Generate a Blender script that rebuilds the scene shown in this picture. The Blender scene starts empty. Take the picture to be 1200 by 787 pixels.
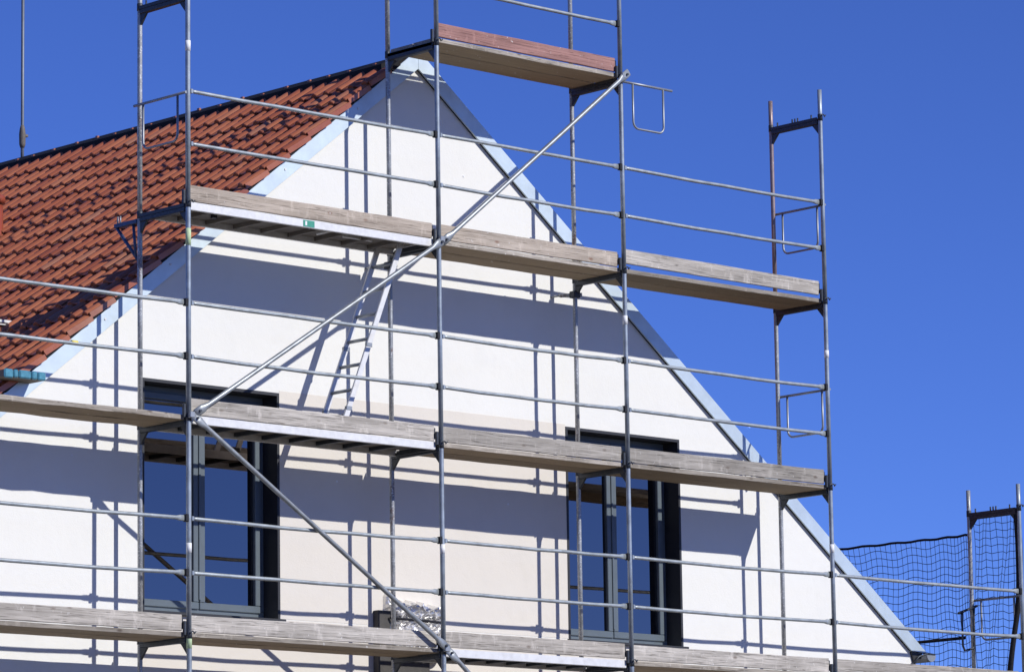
import bpy, bmesh, math, random
from mathutils import Vector, Matrix
random.seed(7)
S = bpy.context.scene
COL = S.collection
R = math.radians

# ------------------------------------------------------------------ camera
# z = 0 is the scaffold lift carrying the ladder foot; the ground lies at GZ
GZ = -6.6
yaw, pit, rol = 0.7505, 0.1614, -0.0149
fw = Vector((math.sin(yaw)*math.cos(pit), math.cos(yaw)*math.cos(pit), math.sin(pit)))
r0 = Vector((math.cos(yaw), -math.sin(yaw), 0)); u0 = r0.cross(fw)
r1 = math.cos(rol)*r0 + math.sin(rol)*u0
u1 = -math.sin(rol)*r0 + math.cos(rol)*u0
cd = bpy.data.cameras.new('camera'); cam = bpy.data.objects.new('camera', cd); COL.objects.link(cam)
M = Matrix((r1, u1, -fw)).transposed().to_4x4(); M.translation = Vector((-23.411, -29.4786, -5.4637))
cam.matrix_world = M
cd.sensor_width = 36; cd.lens = 4832.4/1200*36; cd.clip_start = .5; cd.clip_end = 5000
S.camera = cam

# ------------------------------------------------------------------ light
sun_dir = Vector((-.345, 1, -.682)).normalized()
SKY_AZ = math.atan2(.345, -1.0); SKY_EL = math.asin(-sun_dir.z)
w = bpy.data.worlds.new('World'); S.world = w; w.use_nodes = True
nt = w.node_tree; nt.nodes.clear()
out = nt.nodes.new('ShaderNodeOutputWorld'); bg = nt.nodes.new('ShaderNodeBackground')
sky = nt.nodes.new('ShaderNodeTexSky'); sky.sky_type = 'NISHITA'; sky.sun_disc = False
sky.sun_elevation = SKY_EL; sky.sun_rotation = SKY_AZ
sky.altitude = 0; sky.air_density = 0.55; sky.dust_density = 0.0; sky.ozone_density = 10.0
bg.inputs[1].default_value = 0.1
tint = nt.nodes.new('ShaderNodeMix'); tint.data_type = 'RGBA'; tint.blend_type = 'MULTIPLY'; tint.inputs[0].default_value = 1
tint.inputs[7].default_value = (1.06, 1.01, 1.46, 1)      # polarised, deeply blue clear sky
nt.links.new(sky.outputs[0], tint.inputs[6]); nt.links.new(tint.outputs[2], bg.inputs[0]); nt.links.new(bg.outputs[0], out.inputs[0])
sl = bpy.data.lights.new('sun', 'SUN'); sl.energy = 4.15; sl.angle = R(.5); sl.color = (1, .982, .955)
so = bpy.data.objects.new('sun', sl); COL.objects.link(so)
so.rotation_euler = sun_dir.to_track_quat('-Z', 'Y').to_euler(); so.location = (8, -20, 20)
S.view_settings.view_transform = 'Standard'; S.view_settings.look = 'None'
S.view_settings.exposure = 0; S.view_settings.gamma = 1; S.view_settings.use_curve_mapping = False
S.render.engine = 'CYCLES'
S.render.resolution_x = 1024; S.render.resolution_y = 671

# ------------------------------------------------------------------ materials
def mat(name):
    m = bpy.data.materials.new(name); m.use_nodes = True
    n = m.node_tree; b = n.nodes['Principled BSDF']
    return m, n, b
def nd(n, t, **k):
    x = n.nodes.new(t)
    for a, v in k.items():
        if a.startswith('i_'): x.inputs[a[2:].replace('_', ' ')].default_value = v
        else: setattr(x, a, v)
    return x
def ramp(n, fac, stops):
    r = n.nodes.new('ShaderNodeValToRGB')
    e = r.color_ramp.elements
    while len(e) < len(stops): e.new(.5)
    for q, (p, c) in zip(e, stops): q.position = p; q.color = (*c, 1)
    n.links.new(fac, r.inputs[0]); return r.outputs[0]
def coords(n, scale=(1,1,1), rnd=True):
    tc = nd(n, 'ShaderNodeTexCoord'); mp = nd(n, 'ShaderNodeMapping'); mp.inputs['Scale'].default_value = scale
    src = tc.outputs['Object']
    if rnd:
        oi = nd(n, 'ShaderNodeObjectInfo'); ad = nd(n, 'ShaderNodeVectorMath', operation='MULTIPLY_ADD')
        cb = nd(n, 'ShaderNodeCombineXYZ')
        for k in range(3): n.links.new(oi.outputs['Random'], cb.inputs[k])
        ad.inputs[1].default_value = (37, 53, 29)
        n.links.new(cb.outputs[0], ad.inputs[0]); n.links.new(src, ad.inputs[2]); src = ad.outputs[0]
    n.links.new(src, mp.inputs[0]); return mp.outputs[0]
def noise(n, vec, sc, det=4, rough=.6):
    x = nd(n, 'ShaderNodeTexNoise'); x.inputs['Scale'].default_value = sc; x.inputs['Detail'].default_value = det
    x.inputs['Roughness'].default_value = rough; n.links.new(vec, x.inputs['Vector']); return x.outputs['Fac']
def bump(n, b, h, st=.3, d=.01):
    x = nd(n, 'ShaderNodeBump'); x.inputs['Strength'].default_value = st; x.inputs['Distance'].default_value = d
    n.links.new(h, x.inputs['Height']); n.links.new(x.outputs[0], b.inputs['Normal'])
def mixc(n, fac, a, bcol, mode='MIX'):
    x = nd(n, 'ShaderNodeMix', data_type='RGBA', blend_type=mode)
    for sock, v in ((x.inputs[0], fac), (x.inputs[6], a), (x.inputs[7], bcol)):
        if hasattr(v, 'links'): n.links.new(v, sock)
        else: sock.default_value = v if isinstance(v, (int, float)) else (*v, 1)
    return x.outputs[2]
MT = {}
def render_coat(name, col):
    m, n, b = mat(name); v = coords(n, rnd=False)
    big = noise(n, v, .7, 5); fine = noise(n, v, 90, 3); streak = noise(n, coords(n, (3, 3, .25), False), 1.2, 4)
    c = ramp(n, big, [(.3, tuple(x*.965 for x in col)), (.7, col)])
    c = mixc(n, ramp(n, streak, [(.35, (.0,)*3), (.75, (.5,)*3)]), c, tuple(x*.955 for x in col))
    n.links.new(c, b.inputs['Base Color']); b.inputs['Roughness'].default_value = .92
    b.inputs['Specular IOR Level'].default_value = .2
    cl = noise(n, v, 2.6, 7, .65); dots = noise(n, v, 34, 2, .5)
    c = mixc(n, ramp(n, cl, [(.52, (0,)*3), (.70, (.7,)*3)]), c, tuple(x*.94 for x in col))
    c = mixc(n, ramp(n, dots, [(.74, (0,)*3), (.77, (.5,)*3)]), c, tuple(x*.84 for x in col))
    n.links.new(c, b.inputs['Base Color'])
    hs = nd(n, 'ShaderNodeMath', operation='MULTIPLY_ADD'); hs.inputs[1].default_value = 2.0
    n.links.new(noise(n, v, 9, 5), hs.inputs[0]); n.links.new(fine, hs.inputs[2])
    bump(n, b, hs.outputs[0], .4, .004); MT[name] = m
render_coat('white_render', (.80, .783, .715))
render_coat('beige_render', (.725, .672, .585))
def plain(name, col, rough=.6, metal=0, spec=.5, var=.15, sc=12):
    m, n, b = mat(name); v = coords(n); f = noise(n, v, sc, 4)
    c = ramp(n, f, [(.3, tuple(x*(1-var) for x in col)), (.7, tuple(min(1, x*(1+var)) for x in col))])
    n.links.new(c, b.inputs['Base Color']); b.inputs['Roughness'].default_value = rough
    b.inputs['Metallic'].default_value = metal; b.inputs['Specular IOR Level'].default_value = spec
    MT[name] = m; return m, n, b
plain('verge_metal', (.56, .64, .66), .46, .5, .5, .08, 5)
plain('anthracite', (.105, .13, .145), .45, 0, .5, .08, 6)
plain('dark_lining', (.028, .029, .032), .5, 0, .4, .12, 8)
plain('membrane_shade_black', (.014, .014, .016), .75, 0, .2, .3, 9)  # ridge membrane, and the black painted in for shade along the verges
plain('roof_boarding', (.10, .075, .055), .85, 0, .2, .2, 5)
plain('dark_steel', (.045, .052, .062), .5, .3, .5, .3, 30)
plain('pocket_dark', (.014, .015, .018), .6, 0, .3, .3, 30)
plain('blue_steel', (.06, .09, .17), .5, .2, .5, .25, 20)
plain('zinc', (.30, .32, .335), .45, .5, .5, .12, 6)
plain('aluminium', (.72, .71, .68), .45, .12, .5, .10, 14)
plain('deck_panel', (.17, .15, .13), .7, 0, .3, .2, 6)
plain('net_cord', (.025, .04, .09), .8, 0, .2, .3, 9)
plain('rope_dark', (.018, .018, .022), .8, 0, .2, .3, 40)
plain('tape_white', (.80, .80, .78), .6, 0, .3, .08, 30)
plain('tape_yellow', (.75, .62, .16), .6, 0, .3, .08, 30)
plain('tape_green', (.50, .62, .36), .6, 0, .3, .15, 60)
plain('label_green', (.05, .30, .21), .5, 0, .4, .1, 40)
plain('cyan_film', (.07, .24, .32), .35, 0, .5, .25, 30)
plain('soffit_wood', (.16, .135, .11), .8, 0, .2, .2, 9)
plain('vent_clay', (.30, .065, .035), .3, 0, .5, .1, 10)
plain('bundle_shadow_dark', (.085, .079, .072), .8, 0, .2, .2, 6)  # dark tone painted in for the foil bundle's shadow
plain('mast_grey', (.16, .18, .21), .5, .3, .5, .15, 10)
plain('clamp_brown', (.16, .14, .12), .7, .2, .4, .2, 30)
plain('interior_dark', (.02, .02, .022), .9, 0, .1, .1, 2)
# galvanised tube: dull zinc, spangle, mortar specks, a little rust
def tube_mat(name, base, rust, specks):
    m, n, b = mat(name); v = coords(n)
    a = noise(n, v, 9, 5); f = noise(n, v, 60, 3); l = noise(n, coords(n, (1, 1, .35)), 5, 5, .7)
    c = ramp(n, a, [(.3, tuple(x*.72 for x in base)), (.7, tuple(x*1.18 for x in base))])
    c = mixc(n, ramp(n, l, [(rust, (0,)*3), (rust+.07, (.75,)*3)]), c, (.17, .085, .05))
    c = mixc(n, ramp(n, f, [(specks, (0,)*3), (specks+.05, (.9,)*3)]), c, (.66, .66, .64))
    n.links.new(c, b.inputs['Base Color']); b.inputs['Metallic'].default_value = .35; b.inputs['Roughness'].default_value = .42
    bump(n, b, f, .25, .002); MT[name] = m
tube_mat('tube', (.33, .375, .41), .70, .66)
tube_mat('tube_worn', (.36, .37, .365), .58, .57)
tube_mat('tube_red', (.33, .245, .23), .62, .66)
tube_mat('rail_tube', (.38, .415, .42), .72, .67)
tube_mat('brace_tube', (.30, .32, .325), .72, .67)
# weathered planks
def wood(name, light, dark, knot, under=None):
    m, n, b = mat(name); v = coords(n, (1.0, 22, 22)); g = noise(n, v, 2.2, 8, .7)
    v2 = coords(n, (.9, 5, 5)); bl = noise(n, v2, 1.4, 4, .6)
    c = ramp(n, g, [(.25, dark), (.5, tuple((x+y)/2 for x, y in zip(light, dark))), (.72, light)])
    c = mixc(n, ramp(n, bl, [(.42, (0,)*3), (.72, (.62,)*3)]), c, tuple(x*.55 for x in dark))
    ck = noise(n, coords(n, (.55, 30, 30)), 1.7, 3, .5)
    c = mixc(n, ramp(n, ck, [(.475, (0,)*3), (.495, (.8,)*3), (.505, (.8,)*3), (.525, (0,)*3)]), c, tuple(x*.35 for x in dark))
    st = noise(n, coords(n, (7, 3, 3)), 1.5, 5, .7)
    c = mixc(n, ramp(n, st, [(.55, (0,)*3), (.75, (.55,)*3)]), c, tuple(min(1, x*1.25) for x in light))
    vo = nd(n, 'ShaderNodeTexVoronoi'); vo.inputs['Scale'].default_value = 1.0
    n.links.new(coords(n, (3.2, 9, 7)), vo.inputs['Vector'])
    c = mixc(n, ramp(n, vo.outputs['Distance'], [(.05, (.8,)*3), (.14, (0,)*3)]), c, knot)
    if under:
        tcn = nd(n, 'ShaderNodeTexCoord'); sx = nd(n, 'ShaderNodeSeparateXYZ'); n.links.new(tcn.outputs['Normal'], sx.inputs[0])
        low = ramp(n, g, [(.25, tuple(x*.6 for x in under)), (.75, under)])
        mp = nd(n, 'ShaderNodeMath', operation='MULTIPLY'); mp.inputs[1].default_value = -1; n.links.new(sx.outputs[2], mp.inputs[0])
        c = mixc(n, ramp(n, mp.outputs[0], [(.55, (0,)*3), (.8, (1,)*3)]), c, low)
    sp = noise(n, coords(n, (1, 1, 1)), 26, 3, .55)
    c = mixc(n, ramp(n, sp, [(.69, (0,)*3), (.73, (.75,)*3)]), c, (.66, .65, .62))
    oi = nd(n, 'ShaderNodeObjectInfo')
    c = mixc(n, 1.0, c, ramp(n, oi.outputs['Random'], [(0, (.74, .73, .71)), (.5, (1, .98, .95)), (1, (1.15, 1.14, 1.12))]), 'MULTIPLY')
    n.links.new(c, b.inputs['Base Color']); b.inputs['Roughness'].default_value = .85
    b.inputs['Specular IOR Level'].default_value = .2
    bump(n, b, g, .5, .006); MT[name] = m
wood('toe_wood', (.62, .58, .52), (.34, .31, .27), (.16, .125, .10))
wood('toe_wood_warm', (.57, .50, .42), (.35, .29, .23), (.20, .11, .075))
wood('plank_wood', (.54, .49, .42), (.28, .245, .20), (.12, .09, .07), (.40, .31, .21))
wood('toe_red', (.44, .25, .22), (.31, .165, .145), (.19, .09, .08))
# clay tiles: glazed terracotta, each piece its own tone
m, n, b = mat('clay_tile')
oi = nd(n, 'ShaderNodeObjectInfo'); ge = nd(n, 'ShaderNodeNewGeometry')
ad = nd(n, 'ShaderNodeMath', operation='ADD'); n.links.new(oi.outputs['Random'], ad.inputs[0]); n.links.new(ge.outputs['Random Per Island'], ad.inputs[1])
fr = nd(n, 'ShaderNodeMath', operation='FRACT'); n.links.new(ad.outputs[0], fr.inputs[0])
c = ramp(n, fr.outputs[0], [(0, (.24, .068, .032)), (.12, (.335, .098, .042)), (.5, (.37, .115, .048)), (.9, (.41, .14, .062)), (1, (.34, .15, .085))])
f = noise(n, coords(n), 14, 5)
c = mixc(n, ramp(n, f, [(.5, (0,)*3), (.8, (.5,)*3)]), c, (.26, .07, .045))
n.links.new(c, b.inputs['Base Color']); b.inputs['Roughness'].default_value = .4; b.inputs['Specular IOR Level'].default_value = .65
rg = ramp(n, noise(n, coords(n), 5, 3), [(.3, (.24,)*3), (.7, (.40,)*3)]); n.links.new(rg, b.inputs['Roughness'])
MT['clay_tile'] = m
# solar control glass: dark, strong coloured mirror
m, n, b = mat('window_glass')
b.inputs['Base Color'].default_value = (.20, .175, .165, 1); b.inputs['Metallic'].default_value = 1.0
b.inputs['Roughness'].default_value = .015; b.inputs['Specular IOR Level'].default_value = .35
bump(n, b, noise(n, coords(n), 1.3, 1), .03, .004)
MT['window_glass'] = m
# crumpled foil
m, n, b = mat('foil')
b.inputs['Base Color'].default_value = (.80, .78, .74, 1); b.inputs['Metallic'].default_value = .55; b.inputs['Roughness'].default_value = .24
vo = nd(n, 'ShaderNodeTexVoronoi'); vo.inputs['Scale'].default_value = 14; n.links.new(coords(n), vo.inputs['Vector'])
bump(n, b, vo.outputs['Distance'], .5, .02); MT['foil'] = m
# ground
m, n, b = mat('gravel_ground'); v = coords(n, rnd=False)
c = ramp(n, noise(n, v, .6, 8), [(.3, (.085, .07, .05)), (.7, (.13, .105, .075))])
n.links.new(c, b.inputs['Base Color']); b.inputs['Roughness'].default_value = .95; bump(n, b, noise(n, v, 25, 4), .6, .03)
MT['gravel_ground'] = m

# ------------------------------------------------------------------ mesh helpers
class MB:
    def __init__(s): s.v = []; s.f = []; s.sm = []
    def add(s, vs, fs, smooth=False):
        o = len(s.v); s.v += [tuple(x) for x in vs]; s.f += [tuple(i+o for i in f) for f in fs]; s.sm += [smooth]*len(fs)
        return s
    def box(s, x0, x1, y0, y1, z0, z1, bev=0):
        if bev <= 0:
            s.add([(x0,y0,z0),(x1,y0,z0),(x1,y1,z0),(x0,y1,z0),(x0,y0,z1),(x1,y0,z1),(x1,y1,z1),(x0,y1,z1)],
                  [(0,3,2,1),(4,5,6,7),(0,1,5,4),(1,2,6,5),(2,3,7,6),(3,0,4,7)])
        else:
            bm = bmesh.new()
            bmesh.ops.create_cube(bm, size=1)
            for q in bm.verts: q.co = Vector(((x0+x1)/2+q.co.x*(x1-x0), (y0+y1)/2+q.co.y*(y1-y0), (z0+z1)/2+q.co.z*(z1-z0)))
            bmesh.ops.bevel(bm, geom=bm.edges[:], offset=bev, segments=1, affect='EDGES')
            bm.verts.index_update()
            s.add([q.co[:] for q in bm.verts], [[q.index for q in f.verts] for f in bm.faces]); bm.free()
        return s
    def tube(s, pts, r, seg=10, caps=True, flat=None):
        pts = [Vector(p) for p in pts]; N = len(pts); rs = r if isinstance(r, (list, tuple)) else [r]*N
        vs = []; up = None
        for i, p in enumerate(pts):
            t = ((pts[i+1]-p).normalized() if i < N-1 else Vector()) + ((p-pts[i-1]).normalized() if i > 0 else Vector()); t.normalize()
            if up is None: up = Vector((0,0,1)) if abs(t.z) < .9 else Vector((0,1,0))
            a = t.cross(up).normalized(); bb = a.cross(t).normalized(); up = bb
            k = flat[i] if flat else 1
            for j in range(seg):
                th = 2*math.pi*j/seg; vs.append(p + a*math.cos(th)*rs[i]*(1 if k == 1 else k) + bb*math.sin(th)*rs[i]*(1 if k == 1 else 1/max(k, .6)))
        fs = [(i*seg+j, i*seg+(j+1)%seg, (i+1)*seg+(j+1)%seg, (i+1)*seg+j) for i in range(N-1) for j in range(seg)]
        o = len(s.v); s.add(vs, fs, True)
        if caps:
            s.f.append(tuple(o+j for j in range(seg))[::-1]); s.f.append(tuple(o+(N-1)*seg+j for j in range(seg))); s.sm += [False, False]
        return s
    def prism(s, poly, y0, y1):     # polygon in XZ, extruded along Y
        k = len(poly)
        vs = [(x, y0, z) for x, z in poly] + [(x, y1, z) for x, z in poly]
        fs = [tuple(range(k))[::-1], tuple(range(k, 2*k))] + [(i, (i+1)%k, (i+1)%k+k, i+k) for i in range(k)]
        return s.add(vs, fs)
    def plank(s, x0, x1, y0, y1, z0, z1, jit=.002, step=.22, bev=.004):   # sawn board, slightly uneven
        n_ = max(2, int((x1-x0)/step)); rings = []
        for i in range(n_+1):
            x = x0 + (x1-x0)*i/n_; j = lambda: random.uniform(-jit, jit)
            e = [(y0, z0+bev), (y0+bev, z0), (y1-bev, z0), (y1, z0+bev), (y1, z1-bev), (y1-bev, z1), (y0+bev, z1), (y0, z1-bev)]
            jt, jb, jf, jk = j(), j(), j(), j()
            rings.append([(x, y+(jf if y < (y0+y1)/2 else jk), z+(jb if z < (z0+z1)/2 else jt)) for y, z in e])
        vs = [p for r in rings for p in r]
        fs = [(i*8+k, (i+1)*8+k, (i+1)*8+(k+1)%8, i*8+(k+1)%8) for i in range(n_) for k in range(8)]
        fs += [tuple(range(8)), tuple(n_*8+k for k in range(8))[::-1]]
        return s.add(vs, fs)
    def mesh(s, name, m):
        me = bpy.data.meshes.new(name); me.from_pydata(s.v, [], s.f); me.update()
        bm = bmesh.new(); bm.from_mesh(me); bmesh.ops.recalc_face_normals(bm, faces=bm.faces[:]); bm.to_mesh(me); bm.free()
        me.polygons.foreach_set('use_smooth', s.sm); me.materials.append(MT[m]); return me
    def build(s, name, m, parent=None):
        return link(name, s.mesh(name, m), parent)
def link(name, me, parent=None):
    o = bpy.data.objects.new(name, me); COL.objects.link(o)
    if parent: o.parent = parent
    return o
def tag(o, label, cat=None, group=None, kind=None):
    if label: o['label'] = label
    if cat: o['category'] = cat
    if group: o['group'] = group
    if kind: o['kind'] = kind
    return o
def empty(name, label, cat, group=None):
    o = bpy.data.objects.new(name, None); COL.objects.link(o); o.empty_display_size = .2
    return tag(o, label, cat, group)

# ------------------------------------------------------------------ ground
g = MB().add([(-2500,-2500,GZ),(2500,-2500,GZ),(2500,2500,GZ),(-2500,2500,GZ)], [(0,1,2,3)]).build('ground', 'gravel_ground')
tag(g, 'grey brown gravel ground around the house', None, None, 'structure')

# ------------------------------------------------------------------ house
WY = .98                        # front face of the gable wall
XA, ZA, SL = 3.711, 4.115, .777  # apex of the bargeboards and the slope of the roof
PH = math.atan(SL); cP, sP = math.cos(PH), math.sin(PH)
DEP = 11.5                      # rear of the house
house = empty('house', 'white rendered gabled house with red tiled roof behind the scaffolding', 'house')
def zl(x): return ZA + SL*(x-XA)
SLR = .769
def zr(x): return ZA - SLR*(x-XA)
wins = [(.215, 1.89), (5.722, 7.385)]; WZ0, WZ1 = -1.745, .445
XL, XR = -1.32, 11.05
w_ = MB(); T = .42
def wp(poly): w_.prism(poly, WY, WY+T)
d_ = .03   # wall tops stay below the roof
wp([(-6, GZ-.2), (XR, GZ-.2), (XR, -2.1), (-6, -2.1)])
wp([(-6, -2.1), (XR, -2.1), (XR, WZ0), (-6, WZ0)])
wp([(-6, WZ0), (wins[0][0], WZ0), (wins[0][0], .12), (-6, .12)])
wp([(XL, .12), (wins[0][0], .12), (wins[0][0], WZ1), (XA-(ZA-WZ1)/SL+.0, WZ1), (XL, zl(XL)-d_)])
wp([(wins[0][1], WZ0), (wins[1][0], WZ0), (wins[1][0], WZ1), (wins[0][1], WZ1)])
wp([(wins[1][1], WZ0), (XR, WZ0), (XR, zr(XR)-d_), (XA+(ZA-d_-WZ1)/SLR, WZ1), (wins[1][1], WZ1)])
wp([(XA-(ZA-WZ1)/SL, WZ1), (XA+(ZA-d_-WZ1)/SLR, WZ1), (XA, ZA-d_)])
w_.build('wall', 'white_render', house)
sd = MB(); sd.box(XR-.4, XR, WY+T, DEP, GZ-.2, zr(XR)-.1); sd.box(-6, -5.6, WY+T, 6, GZ-.2, .1)
sd.box(-1.1, -.7, WY+T, DEP, GZ-.2, zl(-1.1)-.1); sd.box(-.7, XR-.4, DEP-.4, DEP, GZ-.2, -1.8)
sd.box(-5.6, -1.1, WY+T, 6, -.1, .08); sd.box(-5.6, -1.1, 5.6, 6, GZ-.2, -.1)
sd.build('rear_wall', 'white_render', house)
# beige painted fields, a paint coat thicker than the white
for x0, x1, z0, z1 in ((wins[0][1]+.004, wins[1][0]-.004, WZ0+.001, .468), (.222, 7.378, GZ-.1, WZ0-.008)):
    MB().box(x0, x1, WY-.003, WY+.05, z0, z1).build('painted_field', 'beige_render', house)
# bargeboards (pale blue grey metal)
BW = .155/cP
def board(poly, nm='bargeboard'):
    o = MB().prism(poly, WY-.045, WY-.026).build(nm, 'verge_metal', house)
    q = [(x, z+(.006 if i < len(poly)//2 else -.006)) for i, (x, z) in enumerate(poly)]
    MB().prism(q, WY-.0255, WY-.001).build('painted_shadow_strip', 'membrane_shade_black', o); return o  # black strip painting in the shadow line along the board's edge
xb = -1.45
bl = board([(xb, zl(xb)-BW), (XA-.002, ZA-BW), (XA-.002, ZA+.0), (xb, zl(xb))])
xe = XA+(ZA+1.64)/SLR
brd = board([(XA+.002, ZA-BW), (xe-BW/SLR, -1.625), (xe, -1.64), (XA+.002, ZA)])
# screw heads on the left bargeboard
for x in (-.25, .53, 1.95, 2.9):
    MB().tube([(x, WY-.052, zl(x)-.09), (x, WY-.044, zl(x)-.09)], .012, 8).build('screw_head', 'aluminium', bl)
# roof decks
roof = MB()
roof.prism([(xb, zl(xb)-.10), (XA, ZA-.10), (XA, ZA-.02), (xb, zl(xb)-.02)], WY+.002, DEP+.2)
roof.prism([(XA+.001, ZA-.10), (xe-.1, zr(xe-.1)-.10), (xe-.1, zr(xe-.1)-.02), (XA+.001, ZA-.02)], WY+.002, DEP+.2)
roof = roof.build('roof', 'roof_boarding', house)
# verge strip under the tiles, its black painting in the overhang's shade; black ridge roll
tl = .11    # tile surface above the bargeboard line
def off(x, nn): return (x - sP*nn, zl(x) + cP*nn)
MB().prism([off(xb+.05, .002), off(3.45, .002), off(3.45, .055), off(xb+.05, .055)], WY-.075, WY+.1).build('verge_shade_strip', 'membrane_shade_black', roof)
rr = MB()
rr.prism([off(3.30, .0), (XA, ZA-.01), (XA+.04, ZA-.05), (XA-.06, ZA-.035), off(3.50, .075), off(3.36, .105)], WY+.05, DEP+.15)
rr.build('ridge_membrane', 'membrane_shade_black', roof)
for i in range(26):      # fixings along the open ridge
    y = WY+.25+i*.36+random.uniform(-.05, .05); x, z = off(3.43+random.uniform(-.02, .05), .088)
    MB().box(x-.012, x+.012, y-.02, y+.02, z-.012, z+.014).build('ridge_clip', 'clay_tile', roof)
# tiles
GA, CW, TLEN, LIFT = .337, .195, .40, .040
def prof(x):
    t = x % CW
    return .030*math.sin(math.pi*t/.090)**.75 if t < .090 else -.010*math.sin(math.pi*(t-.090)/.105)
xs = [0, .005, .015, .03, .045, .06, .075, .085, .09, .125, .16, .195, .21]
def tile_mesh(flange=False):
    mb = MB(); v0, v1 = -(TLEN-GA), GA
    top = lambda x, v: prof(x if x < CW else x-CW+0.0) + LIFT*(v-v0)/(v1-v0)
    k = len(xs); hh = lambda x, v: top(.0, v)-.012 if x > CW else top(x, v)
    mb.add([(x, v, hh(x, v)) for v in (v0, v1) for x in xs], [(i, i+1, k+i+1, k+i) for i in range(k-1)], True)
    lowz = lambda x, v: min(hh(x, v), LIFT*(v-v0)/(v1-v0))-.014
    mb.add([(x, v1, hh(x, v1)) for x in xs]+[(x, v1+.008, hh(x, v1)-.006) for x in xs]+[(x, v1+.006, lowz(x, v1)) for x in xs],
           [(a*k+i, a*k+i+1, (a+1)*k+i+1, (a+1)*k+i) for a in (0, 1) for i in range(k-1)])
    mb.add([(x, v1+.006, lowz(x, v1)) for x in xs]+[(x, v0, lowz(x, v0)) for x in xs], [(i, i+1, k+i+1, k+i) for i in range(k-1)])
    if flange:      # verge tile: a lip hangs over the bargeboard
        fl = MB().box(-.016, .004, v0+.06, v1-.006, -.050, .004)
        mb.add([(x, v, z+LIFT*(v-v0)/(v1-v0)) for x, v, z in fl.v], fl.f)
    return mb
def tile_frame(left, v, y):
    if left: d = Vector((-cP, 0, -sP)); a = Vector((0,1,0)); nn = Vector((-sP, 0, cP)); base = Vector((XA, y, ZA)) + nn*(tl-.062)
    else: d = Vector((cP, 0, -sP)); a = Vector((0,-1,0)); nn = Vector((sP, 0, cP)); base = Vector((XA, y, ZA)) - nn*.012
    p = base + d*v
    m4 = Matrix((a, d, nn)).transposed().to_4x4(); m4.translation = p; return m4
# first course starts below the open ridge; a tile nose sits at (0.307, 1.608)
vn = (Vector((.307, 0, 1.608))-Vector((XA, 0, ZA))).dot(Vector((-cP, 0, -sP)))
v_first = vn - GA*round((vn-.82)/GA)          # nose of the top course
V = [v_first-GA + i*GA for i in range(18)]
NC = int((DEP-.9)/CW); Y0 = .885
tmesh = tile_mesh().mesh('roof_tile', 'clay_tile'); vmesh = tile_mesh(True).mesh('verge_tile', 'clay_tile')
cand = []
for i, v in enumerate(V):
    for j in range(NC):
        cand.append((j - .35*(10-abs(10-i))*0 , i, j))
cp = cam.matrix_world.translation
def imgx(p):
    d = p-cp; z = d.dot(fw); return 600+4832.4*d.dot(r1)/z, 393.5-4832.4*d.dot(u1)/z
vis = []; rest = []
for _, i, j in cand:
    m4 = tile_frame(True, V[i], Y0+j*CW)
    m4 = m4 @ Matrix.Rotation(random.uniform(-.012, .012), 4, 'Z') @ Matrix.Rotation(random.uniform(-.012, .012), 4, 'Y') @ Matrix.Translation((0, random.uniform(-.009, .009), random.uniform(0, .006)))
    px, py = imgx(m4.translation)
    (vis if -15 < px < 1200 else rest).append(((m4.translation-cp).length, j, m4))
vis.sort(key=lambda t: t[0])
for dist, j, m4 in vis[:300]:
    o = link('roof_tile', vmesh if j == 0 else tmesh, roof); o.matrix_world = m4
bulk = MB(); src = tile_mesh(); srcv = tile_mesh(True)
def stamp(m4, s_): bulk.add([m4 @ Vector(p) for p in s_.v], s_.f); bulk.sm[-len(s_.f):] = s_.sm
for dist, j, m4 in vis[300:]+rest: stamp(m4, srcv if j == 0 else src)
tag(bulk.build('roof_tile_field', 'clay_tile', roof), None, kind='stuff')
bulk = MB()
for i in range(25):
    for j in range(int((DEP-1.2)/CW)): stamp(tile_frame(False, .35+(i-.0)*GA, WY+.3+(j+1)*CW) , src)
tag(bulk.build('roof_tile_field', 'clay_tile', roof), None, kind='stuff')
# ventilation pipe, roof window
def roofpt(x, y, nn=0): a, b_ = off(x, nn); return Vector((a, y, b_))
p = roofpt(1.66, 5.32, .08)
vt = MB().tube([p+Vector((0,0,-.12)), p+Vector((0,0,.07)), p+Vector((0,0,.08)), p+Vector((0,0,.34))], [.135, .125, .112, .108], 20)
vt = vt.build('vent_pipe', 'vent_clay', roof)
MB().tube([p+Vector((0,0,.36)), p+Vector((0,0,.40)), p+Vector((0,0,.44)), p+Vector((0,0,.47))], [.13, .135, .125, .06], 20).build('vent_cap', 'vent_clay', vt)
rs = MB().box(-.72, -.27, 2.30, 2.36, 1.075, 1.105, .004).box(-.72, -.27, 2.42, 2.48, 1.075, 1.105, .004).box(-.72, -.27, 2.54, 2.60, 1.075, 1.105, .004)
rs = rs.build('roof_step', 'aluminium', roof)
MB().box(-.70, -.66, 2.32, 2.58, .78, 1.074).box(-.34, -.30, 2.32, 2.58, 1.03, 1.074).build('roof_step_bracket', 'dark_steel', rs)
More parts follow.
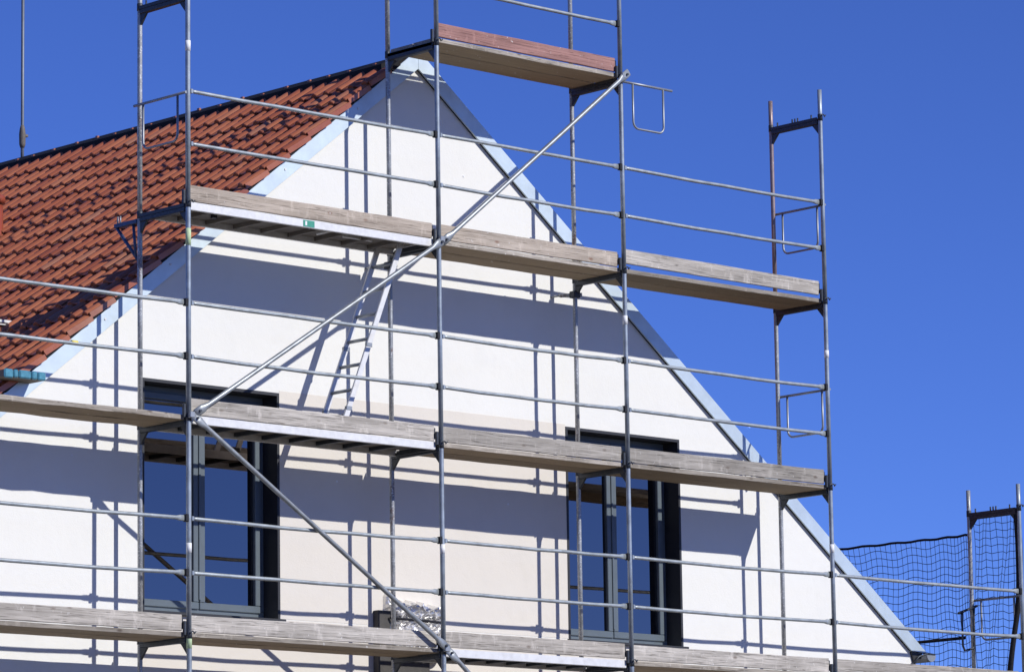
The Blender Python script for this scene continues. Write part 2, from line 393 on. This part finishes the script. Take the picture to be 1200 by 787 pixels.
# projecting eave end with blue film, gutters
EXO, EZO, EYO = -.15, -.08, .24
ev = MB().box(-1.43+EXO, -.97+EXO, .46+EYO, WY-.05, .335+EZO, .40+EZO).build('eave_board', 'soffit_wood', house)
fb = MB()
for a, b_ in ((-1.43, -1.33), (-1.325, -1.27), (-1.265, -1.13), (-1.125, -1.06), (-1.055, -.965)):
    fb.box(a+EXO, b_+EXO, .44+EYO+random.uniform(-.004, .004), .47+EYO, .33+EZO+random.uniform(-.006, .004), .408+EZO, .012)
fb.build('blue_film', 'cyan_film', ev)
def gutter(x, z, y0, y1, nm='gutter'):
    vs = []; fs = []; sg = 9
    for y in (y0, y1):
        for rr_ in (.075, .068):
            for k in range(sg+1):
                th = math.pi + math.pi*k/sg; vs.append((x+rr_*math.cos(th), y, z+rr_*math.sin(th)))
    q = sg+1
    for k in range(sg):
        fs += [(k, k+1, 2*q+k+1, 2*q+k), (q+k, 3*q+k, 3*q+k+1, q+k+1), (k, q+k, q+k+1, k+1), (2*q+k, 2*q+k+1, 3*q+k+1, 3*q+k)]
    mb = MB().add(vs, fs, True); 
    return mb.build(nm, 'zinc', house)
gz = -1.665
gt = gutter(xe+.01, gz, WY-.09, DEP)
MB().prism([(xe+.01+.074*math.cos(math.pi+math.pi*k/8), gz+.074*math.sin(math.pi+math.pi*k/8)) for k in range(9)], WY-.096, WY-.09).build('gutter_end_cap', 'zinc', gt)
MB().tube([(xe-.24, WY-.05, gz-.10), (xe-.16, WY-.06, gz-.02), (xe-.05, WY-.075, gz+.012), (xe+.09, WY-.075, gz+.012)], .011, 6).build('gutter_bracket', 'dark_steel', gt)
MB().prism([(xe-BW/SLR+.01, -1.632), (xe-.07, -1.645), (xe-.10, -1.75), (xe-.20, -1.76)], WY-.03, WY-.001).build('eave_closure', 'dark_lining', house)
gutter(xb-.02, zl(xb)-.06, WY+.02, DEP)

for px_, pz_ in ((2.45, 1.66), (.62, 1.50), (4.9, 1.72), (4.35, 2.9), (2.62, -.36), (4.9, -.42), (8.0, -.30), (-.6, -.36)):
    MB().tube([(px_, WY-.006, pz_), (px_, WY+.01, pz_)], .011, 8).build('anchor_plug', 'tape_white', house)
# windows
YG = WY+.235
for (x0, x1) in wins:
    win = MB(); fr_ = .062
    win.box(x0+.03, x1-.03, YG-.03, YG+.05, WZ0+.0, WZ0+.075, .004)      # outer frame
    win.box(x0+.03, x1-.03, YG-.03, YG+.05, WZ1-.10, WZ1-.03, .004)
    win.box(x0+.03, x0+.03+fr_, YG-.03, YG+.05, WZ0+.076, WZ1-.101, .004)
    win.box(x1-.03-fr_, x1-.03, YG-.03, YG+.05, WZ0+.076, WZ1-.101, .004)
    win = win.build('window', 'anthracite', house)
    rv = MB()
    rv.box(x0-.0, x0+.028, WY-.006, YG+.06, WZ0-.0, WZ1-.031); rv.box(x1-.028, x1+.0, WY-.006, YG+.06, WZ0, WZ1-.031)
    rv.box(x0, x1, WY-.006, YG+.06, WZ1-.03, WZ1)
    rv.build('reveal', 'dark_lining', win)
    MB().box(x0-.02, x1+.04, WY-.05, YG+.03, WZ0-.035, WZ0-.004, .004).build('sill', 'dark_lining', win)
    mid = (x0+x1)/2
    for s0, s1 in ((x0+.03+fr_-.012, mid-.004), (mid+.004, x1-.03-fr_+.012)):
        sf = MB(); q = .068; za, zb = WZ0+.062, WZ1-.088
        sf.box(s0, s1, YG-.05, YG+.02, za, za+q, .006); sf.box(s0, s1, YG-.05, YG+.02, zb-q, zb, .006)
        sf.box(s0, s0+q, YG-.05, YG+.02, za+q+.001, zb-q-.001, .006); sf.box(s1-q, s1, YG-.05, YG+.02, za+q+.001, zb-q-.001, .006)
        sf.build('sash', 'anthracite', win)
        MB().box(s0+q-.01, s1-q+.01, YG-.012, YG+.006, za+q-.01, zb-q+.01).build('pane', 'window_glass', win)
    MB().box(mid-.012, mid+.012, YG-.062, YG-.051, WZ0+.15, WZ1-.18, .003).build('meeting_strip', 'anthracite', win)
    MB().box(x0+.03, x1-.03, YG+.25, YG+.28, WZ0, WZ1).build('dark_room_sheet', 'interior_dark', win)  # dark sheet standing in for the unlit room behind the panes

# ------------------------------------------------------------------ scaffold
FX = dict(Z=-3.07, A=0, B=3.1174, C=5.6552, D=8.6597, E=11.7348)
IY = .728; TR = .0242
scaf = empty('scaffold', 'galvanised tube frame scaffold standing along the gable front', 'scaffold')
def arc(c, u, v, r, a0, a1, k=6): return [Vector(c)+Vector(u)*r*math.cos(a0+(a1-a0)*i/k)+Vector(v)*r*math.sin(a0+(a1-a0)*i/k) for i in range(k+1)]
def frame(fx, z0, z1, stub=.0, pins=False, innermat='tube_worn', outermat='tube'):
    x = FX[fx]
    tb = MB(); h = z1-.105        # U shaped cross member below the deck
    tb.box(x-.026, x+.026, TR, IY-TR, h-.03, h+.012, .004)
    tb.box(x-.03, x-.022, TR+.0, IY-TR-.0, h+.0125, h+.045)
    tb.box(x+.022, x+.03, TR+.0, IY-TR-.0, h+.0125, h+.045)
    tb.add([(x-.012, TR-.005, h-.03), (x+.012, TR-.005, h-.03), (x+.012, TR+.09, h-.03), (x-.012, TR+.09, h-.03), (x-.012, TR-.005, h-.14), (x+.012, TR-.005, h-.14)],
           [(0,1,2,3), (0,4,5,1), (3,2,5,4), (0,3,4), (1,5,2)])
    tb.add([(x-.012, IY-TR+.005, h-.03), (x+.012, IY-TR+.005, h-.03), (x+.012, IY-TR-.09, h-.03), (x-.012, IY-TR-.09, h-.03), (x-.012, IY-TR+.005, h-.14), (x+.012, IY-TR+.005, h-.14)],
           [(0,1,2,3), (0,4,5,1), (3,2,5,4), (0,3,4), (1,5,2)])
    if pins:
        for yy in (.13, .33, .37, .41, .63):
            tb.tube([(x, yy, h+.01), (x, yy, h+.09)], .009, 6)
    fo = tb.build('frame', 'dark_steel', scaf)
    for y, mt in ((0, outermat), (IY, innermat)):
        st = MB(); lean = random.uniform(-.003, .003)
        st.tube([(x+lean, y, z0-.03), (x+lean*.5, y, (z0+z1)/2), (x, y, z1-.035), (x, y, z1-.03+stub)], TR, 12)
        st.build('standard', mt, fo)
        MB().tube([(x, y, z1-.10), (x, y, z1-.03), (x, y, z1-.028)], [TR+.004, TR+.004, TR+.001], 12).build('spigot_collar', 'dark_steel', fo)
        if stub:
            MB().tube([(x, y, z1-.03), (x, y, z1-.03+stub)], TR-.004, 10).build('spigot', 'dark_steel', fo)
    # locking hook in front of the joint
    MB().tube(arc((x+.012, -TR-.008, z1-.055), (1,0,0), (0,0,1), .022, math.pi, 0)+[Vector((x+.055, -TR-.008, z1-.035))], .007, 6).build('locking_pin', 'dark_steel', fo)
    if not stub: MB().box(x-.060, x-.034, -.006, .024, z1-.07, z1+.06, .004).build('toe_board_holder', 'dark_steel', fo)
    return fo
for k in 'ZABCDE':
    frame(k, -6+.0, -4); frame(k, -4, -2)
for k in 'ZABCD': frame(k, -2, 0, outermat='tube')
frame('E', -2, 0, .23, True)
for k in 'ABC': frame(k, 0, 2)
frame('Z', 0, 2, .1, True)
frame('D', 0, 2)
frame('A', 2, 4, .3, True)
for k in 'BC': frame(k, 2, 4)
frame('D', 2, 4, .27, True, innermat='tube_red')
for k in 'BC': frame(k, 4, 6, .1, True, innermat='tube_worn')
for k in 'ZABCDE':          # base jacks
    for y in (0, IY):
        MB().tube([(FX[k], y, GZ+.01), (FX[k], y, -6.03)], .018, 8).box(FX[k]-.075, FX[k]+.075, y-.075, y+.075, GZ+.001, GZ+.012).build('base_jack', 'dark_steel', scaf)
# guard rails
bays = ['ZA', 'AB', 'BC', 'CD', 'DE']
rails = {4: ['BC'], 2: ['AB', 'BC', 'CD'], 0: ['ZA', 'AB', 'BC', 'CD'], -2: bays}
for lv, bs in rails.items():
    for bn in bs:
        x0, x1 = FX[bn[0]], FX[bn[1]]
        for dz in (.5, 1.0):
            z = lv+dz; sag = random.uniform(.002, .012); yb = -.006
            a = x0+TR+.004; b_ = x1-.062
            pts = [(a, yb, z), (a+.05, yb, z)] + [(a+(b_-a)*t, yb+random.uniform(-.006, .006), z-sag*4*t*(1-t)+random.uniform(-.003, .003)) for t in (.2, .35, .5, .65, .8)] + [(b_-.09, yb, z), (b_-.05, yb, z), (b_+.004, yb, z)]
            rs = [.014, .0185]+[.0185]*5+[.0185, .017, .017]
            fl = [1]*(len(pts)-2)+[.45, .45]
            MB().tube(pts, rs, 10, True, fl).build('guard_rail', 'rail_tube', scaf)
            MB().box(x1-.058, x1-TR+.002, yb-.026, yb+.02, z-.033, z+.036, .004).build('wedge_pocket', 'pocket_dark', scaf)
            if bn == bs[0] or True:
                MB().box(x0+TR-.004, x0+TR+.022, yb-.017, yb+.017, z-.02, z+.022, .003).build('wedge_pocket', 'tube', scaf)
# diagonal braces, outside the standards
def brace(p, q):
    p = Vector(p); q = Vector(q); d = (q-p).normalized()
    pts = [p-d*.05, p+d*.05, p+d*.13]+[p.lerp(q, t) for t in (.3, .5, .7)]+[q-d*.13, q-d*.05, q+d*.05]
    o = MB().tube(pts, [.024, .026, .0228]+[.0228]*3+[.0228, .026, .024], 12, True, [.5, .5, 1, 1, 1, 1, 1, .5, .5]).build('diagonal_brace', 'brace_tube', scaf)
    for e in (p, q):
        MB().tube([e+Vector((0, -.03, 0)), e+Vector((0, .05, 0))], .013, 8).build('brace_bolt', 'dark_steel', o)
by = -.047
def jt(k, z, dx=0, dz=0): return (FX[k]+dx, by, z+dz)
brace(jt('C', 4, .035, -.03), jt('B', 2, .05, -.045)); brace(jt('B', 2, -.01, -.075), jt('A', 0, .085, -.005))
brace(jt('A', 0, .055, -.075), jt('B', -2, -.02, -.02)); brace(jt('B', -2, .05, -.085), jt('C', -4, -.03, -.02))
for k, z in (('C', 4), ('B', 2), ('A', 0), ('B', -2)):
    MB().box(FX[k]-.028, FX[k]+.03, -.062, -.024, z-.075, z-.015, .006).build('brace_coupler', 'zinc', scaf)
# end guards: a bar with a U hoop
def end_guard(p, u, L, hoop0, hoop1, drop, name='end_guard'):
    p = Vector(p); u = Vector(u)
    mb = MB().tube([p, p+u*L], .0135, 8)
    a, b_ = p+u*hoop0, p+u*hoop1; r = .07; dn = Vector((0,0,-1))
    pts = [a, a+dn*(drop-r)] + [a+u*r+dn*(drop-r)+(-u*math.cos(t)+dn*math.sin(t))*r for t in (.4, .8, 1.2)] + [a+u*r+dn*drop, b_-u*r+dn*drop]
    pts += [b_-u*r+dn*(drop-r)+(u*math.sin(t)+dn*math.cos(t))*r for t in (.4, .8, 1.2)] + [b_+dn*(drop-r), b_]
    mb.tube(pts, .0115, 8); return mb.build(name, 'zinc', scaf)
end_guard((FX['A']-.03, IY+.05, 2.985), (0,-1,0), IY+.06, .14, .66, .44)
for z in (2, 0): end_guard((FX['D']+.03, IY+.05, z+.985), (0,-1,0), IY+.06, .16, .67, .45)
end_guard((FX['E']+.03, IY+.05, -2+.96), (0,-1,0), IY+.06, .16, .64, .45)
end_guard((FX['C']-.02, -.035, 3.895), (1,0,0), .73, .16, .60, .47)
# inner bracket beside the roof
bk = MB().box(-.026, .026, IY+TR, IY+.37, 1.86, 1.90, .004).build('bracket', 'blue_steel', scaf)
MB().tube([(0, IY+.35, 1.86), (0, IY+.02, 1.50)], .016, 8).build('bracket_strut', 'blue_steel', bk)
MB().tube([(0, IY+.10, 1.86), (0, IY+.06, 1.54)], .014, 8).build('bracket_strut', 'blue_steel', bk)
for yy in (.30, .34): MB().tube([(0, IY+yy, 1.89), (0, IY+yy, 1.97)], .009, 6).build('bracket_pin', 'zinc', bk)
# wall ties near the inner standards
for k, z in (('B', 1.80), ('C', 1.78)):
    tie = MB().tube([(FX[k]+.05, IY-.05, z), (FX[k]-.08, WY-.12, z), (FX[k]-.09, WY-.10, z)], [.02, .02, .012], 10).tube([(FX[k]-.08, WY-.12, z), (FX[k]-.10, WY+.02, z)], .009, 8).build('wall_tie', 'tube_worn', scaf)
    MB().box(FX[k]-.05, FX[k]+.04, IY-.045, IY+.04, z-.035, z+.035, .008).build('tie_coupler', 'dark_steel', tie)
# coloured tape marks
def tape(k, y, z, h, m): MB().tube([(FX[k], y, z-h/2), (FX[k], y, z+h/2)], TR+.0016, 12).build('tape_band', m, scaf)
for k, z, h, m in (('A', 3.43, .1, 'tape_white'), ('A', 1.62, .16, 'tape_green'), ('A', -1.27, .09, 'tape_white'), ('B', -1.08, .09, 'tape_white'), ('C', 1.42, .09, 'tape_white'), ('D', 1.36, .08, 'tape_white'), ('D', -.72, .09, 'tape_white'), ('A', -2.12, .14, 'tape_green')):
    tape(k, 0, z, h, m)
MB().tube([(-1.35+0, -.006, .5), (-1.28, -.006, .5)], .0205, 10).build('tape_band', 'tape_yellow', scaf)

# ------------------------------------------------------------------ decks
def wood_deck(bn, lv, label, rough=.002, n_=2, name='plank_deck', wid=.62):
    x0, x1 = FX[bn[0]]+.015, FX[bn[1]]-.015
    if bn[0] == 'Z': x0 = FX['Z']+.015
    e = empty(name, label, 'deck', 'timber plank decks of the scaffold'); e.location = (x0, 0, lv-.085)
    ys = [.028+i*(wid/n_) for i in range(n_)]
    for y in ys:
        o = MB().plank(0, x1-x0, y, y+wid/n_-.013, random.uniform(-.002, .002), .045, rough).build('plank', 'plank_wood', e)
    return e
def metal_deck(bn, lv, label, hatch=False):
    x0, x1 = FX[bn[0]]+.03, FX[bn[1]]-.045; L = x1-x0
    e = empty('metal_deck', label, 'deck'); e.location = (x0, 0, lv-.115)
    for y in (.03, .605): MB().box(0, L, y, y+.03, 0, .078, .004).build('side_rail', 'aluminium', e)
    if hatch:
        MB().box(.0, L*.48, .062, .603, .058, .07).build('panel', 'deck_panel', e)
        hp = MB().box(L*.48+.0015, L-.002, .062, .603, .058, .07).build('hatch', 'deck_panel', e)
        MB().tube([(L*.62, .2, .05), (L*.62, .42, .05)], .014, 8).build('hatch_hinge', 'aluminium', hp)
        MB().box(L*.70, L*.705+.35, .3, .33, .03, .055).build('hatch_stay', 'aluminium', hp)
        MB().box(L*.14, L*.14+.05, .2, .24, .0, .058).build('grip', 'dark_lining', e)
        lb = MB().box(.455*L, .455*L+.14, .0275, .0295, .008, .07).build('green_sticker', 'label_green', e)
        MB().box(.463*L, .463*L+.022, .0265, .0272, .02, .06).build('sticker_mark', 'tape_white', e)
    else: MB().box(0, L, .062, .603, .058, .07).build('panel', 'deck_panel', e)
    for i in range(1, 9):
        xx = L*i/9; MB().box(xx-.02, xx+.02, .061, .604, .02, .057).build('cross_rib', 'deck_panel' if hatch else 'dark_steel', e)
    for xx in (-.03, L-.02): MB().box(xx, xx+.05, .06, .60, .0, .03).build('end_claw', 'dark_steel', e)
    return e
top_deck = wood_deck('BC', 4.03, 'highest plank deck, beside the gable peak under the red-brown board', n_=2, wid=.685)
MB().box(-.045, .012, .03, .70, -.075, -.004, .004).build('end_claw', 'dark_steel', top_deck)
metal_deck('AB', 2, 'aluminium hatch deck with green sticker above the ladder', True)
wood_deck('BC', 2, 'plank deck joined to the aluminium hatch deck, in front of the gable wall')
wood_deck('CD', 2, 'plank deck against the sky with a gap below its toe board')
wood_deck('ZA', 0, 'rough edged plank deck without a toe board beside the roof eave', .006)
metal_deck('AB', 0, 'ribbed metal deck with bright edge in front of the window top, below the ladder')
wood_deck('BC', 0, 'plank deck between ribbed metal deck and second window')
wood_deck('CD', 0, 'plank deck crossing the window without foil bundle, ending in the open')
wood_deck('ZA', -2, 'lowest plank deck in front of the plain white wall left of the windows'.replace(' left of the windows', ' below the eave'))
wood_deck('AB', -2, 'lowest plank deck below the window, ending at the foil bundle')
metal_deck('BC', -2, 'pale edged metal deck beside the foil bundle')
wood_deck('CD', -2, 'lowest plank deck under the sloping bargeboard')
wood_deck('DE', -2, 'lowest plank deck running out to the safety net')
def toe(bn, lv, label, m='toe_wood', lift=0, x0o=.035, x1o=-.065, h=.15, sag=0):
    x0, x1 = FX[bn[0]]+x0o, FX[bn[1]]+x1o
    o = MB().plank(0, x1-x0, 0, .03, 0, h, .0022).build('toe_board', m)
    o.location = (x0, .0265, lv-.031+lift); tag(o, label, 'board', 'toe boards of the scaffold')
    MB().box(x1-x0-.012, x1-x0+.022, .004, .026, .02, h-.02, .003).build('end_fitting', 'dark_steel', o)
    return o
toe('BC', 4, 'red-brown painted toe board at the gable peak', 'toe_red', .035, x1o=-.05, h=.14)
toe('AB', 2, 'warm grey toe board above the aluminium hatch deck', 'toe_wood_warm')
toe('BC', 2, 'toe board next to the hatch deck in front of the gable wall', 'toe_wood_warm')
t_ = toe('CD', 2, 'toe board against the sky, lifted off its deck', 'toe_wood', .045); t_.rotation_euler[1] = .006
toe('AB', 0, 'pale toe board behind the foot of the ladder', 'toe_wood')
toe('BC', 0, 'toe board reaching from the ladder deck to the second window', 'toe_wood')
toe('CD', 0, 'toe board crossing the window top and ending in the open', 'toe_wood')
toe('ZA', -2, 'lowest toe board in front of the plain white wall', 'toe_wood')
toe('AB', -2, 'lowest toe board under the window, ending at the foil bundle', 'toe_wood')
toe('BC', -2, 'stained toe board above the pale edged metal deck', 'toe_wood', .008)
toe('CD', -2, 'lowest toe board under the sloping bargeboard', 'toe_wood')
toe('DE', -2, 'lowest toe board running out to the safety net', 'toe_wood')

# ------------------------------------------------------------------ ladder
lad = empty('ladder', 'aluminium ladder leaning up to the hatch deck', 'ladder')
top = Vector((2.86, .42, 1.96)); bot = Vector((2.04, .42, -.035)); ax = (top-bot).normalized(); side = Vector((0, 1, 0))
lad.location = bot
def bar(p, q, w_x, w_y, bev=.003):
    d = (q-p); L = d.length; d.normalize(); a = side; c_ = d.cross(a).normalized()
    mb = MB().box(-w_x/2, w_x/2, -w_y/2, w_y/2, 0, L, bev); m3 = Matrix((c_, a, d)).transposed()
    mb.v = [tuple(p+m3@Vector(x)-bot) for x in mb.v]; return mb
for sy in (-.17, .17):
    bar(bot+side*sy, top+side*sy, .058, .024).build('stile', 'aluminium', lad)
    MB().box(-.035, .035, sy-.018, sy+.018, 0, .05, .006).build('ladder_foot', 'dark_lining', lad)
    for t in (.14, .47): 
        q = bot+ax*2.1*t+side*sy; MB().box(q.x-bot.x-.035, q.x-bot.x+.035, q.y-bot.y-.016, q.y-bot.y+.016, q.z-bot.z-.02, q.z-bot.z+.02, .003).build('stile_bracket', 'zinc', lad)
for i in range(7):
    q = bot+ax*(.22+i*.28); bar_ = MB().tube([q-bot+side*-.16, q-bot+side*.16], .017, 8).build('rung', 'zinc', lad)

# ------------------------------------------------------------------ foil bundle at the wall
fb = MB(); nx, nz = 34, 26; bx0, bx1, bz0, bz1, byf = 3.20, 3.92, -2.06, -1.50, .83
def crump(x, z):
    return .030*math.sin(x*31+math.sin(z*23)*2)*math.sin(z*27+1.3*math.sin(x*17)) + .018*math.sin(x*67+z*51)+random.uniform(-.016, .016)
vs = []; fs = []
for i in range(nx+1):
    for k in range(nz+1):
        u_, t = i/nx, k/nz; edge = min(u_, 1-u_, (1-t)*1.6)
        x = bx0+(bx1-bx0)*u_; z = bz0+(bz1-bz0)*t
        y = byf+crump(x, z) + (.13*(1-min(1, edge/.13))**2)
        if edge == 0: y = WY+.004
        zz = z + (.02*math.sin(x*40)+.012*math.sin(x*90)-(.0 if u_ > .05 else -.05)+ .06*(.5-u_))*(t**6) - (.02 if -1.66 < z < -1.63 else 0)*0
        if -1.70 < z < -1.66: y += .035
        vs.append((x, y, zz))
for i in range(nx):
    for k in range(nz): fs.append((i*(nz+1)+k, (i+1)*(nz+1)+k, (i+1)*(nz+1)+k+1, i*(nz+1)+k+1))
fb.add(vs, fs, False); fo = fb.build('foil_bundle', 'foil')
tag(fo, 'bundle wrapped in crumpled silver foil fixed to the wall behind the scaffold', 'bundle')
MB().tube([(bx0+.005, byf+.05, -1.67), (bx0+.05, byf+.0, -1.68), ((bx0+bx1)/2, byf-.02, -1.685), (bx1-.05, byf+.0, -1.69), (bx1-.005, byf+.05, -1.69)], .012, 8).build('tie_strap', 'rope_dark', fo)

MB().box(3.07, 3.74, .895, WY+.0, -3.2, -1.60, .006).build('bundle_shadow_panel', 'bundle_shadow_dark', fo)  # dark panel standing in for the bundle's shadow on the wall
# ------------------------------------------------------------------ lightning rod behind the ridge
lr = empty('lightning_rod', 'thin grey mast rising behind the roof ridge', 'mast'); mx, my = 3.80, 7.80; lr.location = (mx, my, 3.9)
MB().tube([(0, 0, -.1), (0, 0, .55), (0, 0, 3.2)], [.02, .019, .018], 10).build('rod', 'mast_grey', lr)
cl = MB().tube([(0, 0, .34), (0, 0, .38), (0, 0, .50), (0, 0, .56), (0, 0, .60)], [.024, .036, .038, .03, .02], 10).build('clamp', 'clamp_brown', lr)
MB().box(.03, .07, -.02, .02, .47, .50, .004).build('clamp_screw', 'clamp_brown', cl)

# ------------------------------------------------------------------ side scaffold and safety nets
EX = FX['E']
side_s = empty('side_scaffold', 'dark tube scaffold with hoop along the side of the house behind the net', 'scaffold')
for y in (3.9, 7.0):
    for x in (EX, EX+.73):
        MB().tube([(x, y, GZ+.01), (x, y, -2.05)], TR, 10).build('standard', 'tube_worn', side_s)
    MB().box(EX, EX+.73, y-.025, y+.025, -2.12, -2.07).build('frame', 'dark_steel', side_s)
for z in (-1.45,):
    MB().tube([(EX-.02, IY+.1, z), (EX-.02, 3.9, z)], .018, 8).build('guard_rail', 'rope_dark', side_s)
    MB().tube([(EX, 3.9, -2.1), (EX, 3.9, z+.1)], TR, 8).build('standard', 'tube_worn', side_s)
hp = MB().tube([(EX-.28, IY-.04, -1.20), (EX+.04, IY-.04, -1.10)], .014, 8)
hp.tube([(EX-.22, IY-.04, -1.19), (EX-.22, IY-.04, -1.56), (EX-.19, IY-.04, -1.61), (EX-.05, IY-.04, -1.58), (EX-.02, IY-.04, -1.54), (EX-.02, IY-.04, -1.12)], .012, 8)
hp.build('end_guard', 'dark_steel', side_s)
def net(name, label, P, nu, nv, rad, ropes):
    mb = MB(); G = [[Vector(P(i/nu, k/nv)) for k in range(nv+1)] for i in range(nu+1)]
    for i in range(nu+1): mb.tube(G[i], rad, 4, False)
    for k in range(nv+1): mb.tube([G[i][k] for i in range(nu+1)], rad, 4, False)
    o = mb.build(name, 'net_cord'); tag(o, label, 'net', 'safety nets on the corner scaffold')
    for pts, r in ropes: MB().tube(pts, r, 8).build('border_rope', 'rope_dark', o)
    return o
def P1(u, v):
    y = IY+.03 + 4.4*u**1.3; z = -.30 + .006*math.sin(u*60)*(v < .02) + .02*u - v*3.0
    return (EX+.03*math.sin(u*9+v*5)+.02*math.sin(v*17), y+.035*math.sin(v*9+u*6)*(1-v), z+.02*math.sin(u*50+v*3)*(v > .01))
net('safety_net', 'dark mesh net strung from the corner post behind the bargeboard', P1, 54, 35, .0036, [([P1(i/40, 0) for i in range(41)], .014)])
def P2(u, v):
    pinch = max(0, v-.15)**1.2*.30
    y = IY-.03 - (IY-.05-pinch)*u; z = -.10 - v*2.2 - .05*math.sin(math.pi*u*1.0)*(1-v) - .07*max(0, u-.6)*math.sin(u*3)
    return (EX+.03+.03*math.sin(u*11+v*8), y, z+.035*abs(math.sin(u*3.4))+.012*math.sin(u*40+v*9))
net('safety_net', 'narrow dark net hanging between the two corner posts', P2, 10, 26, .0036, [([P2(1, k/20)for k in range(21)], .03), ([P2(.96, k/20) for k in range(21)], .022)])
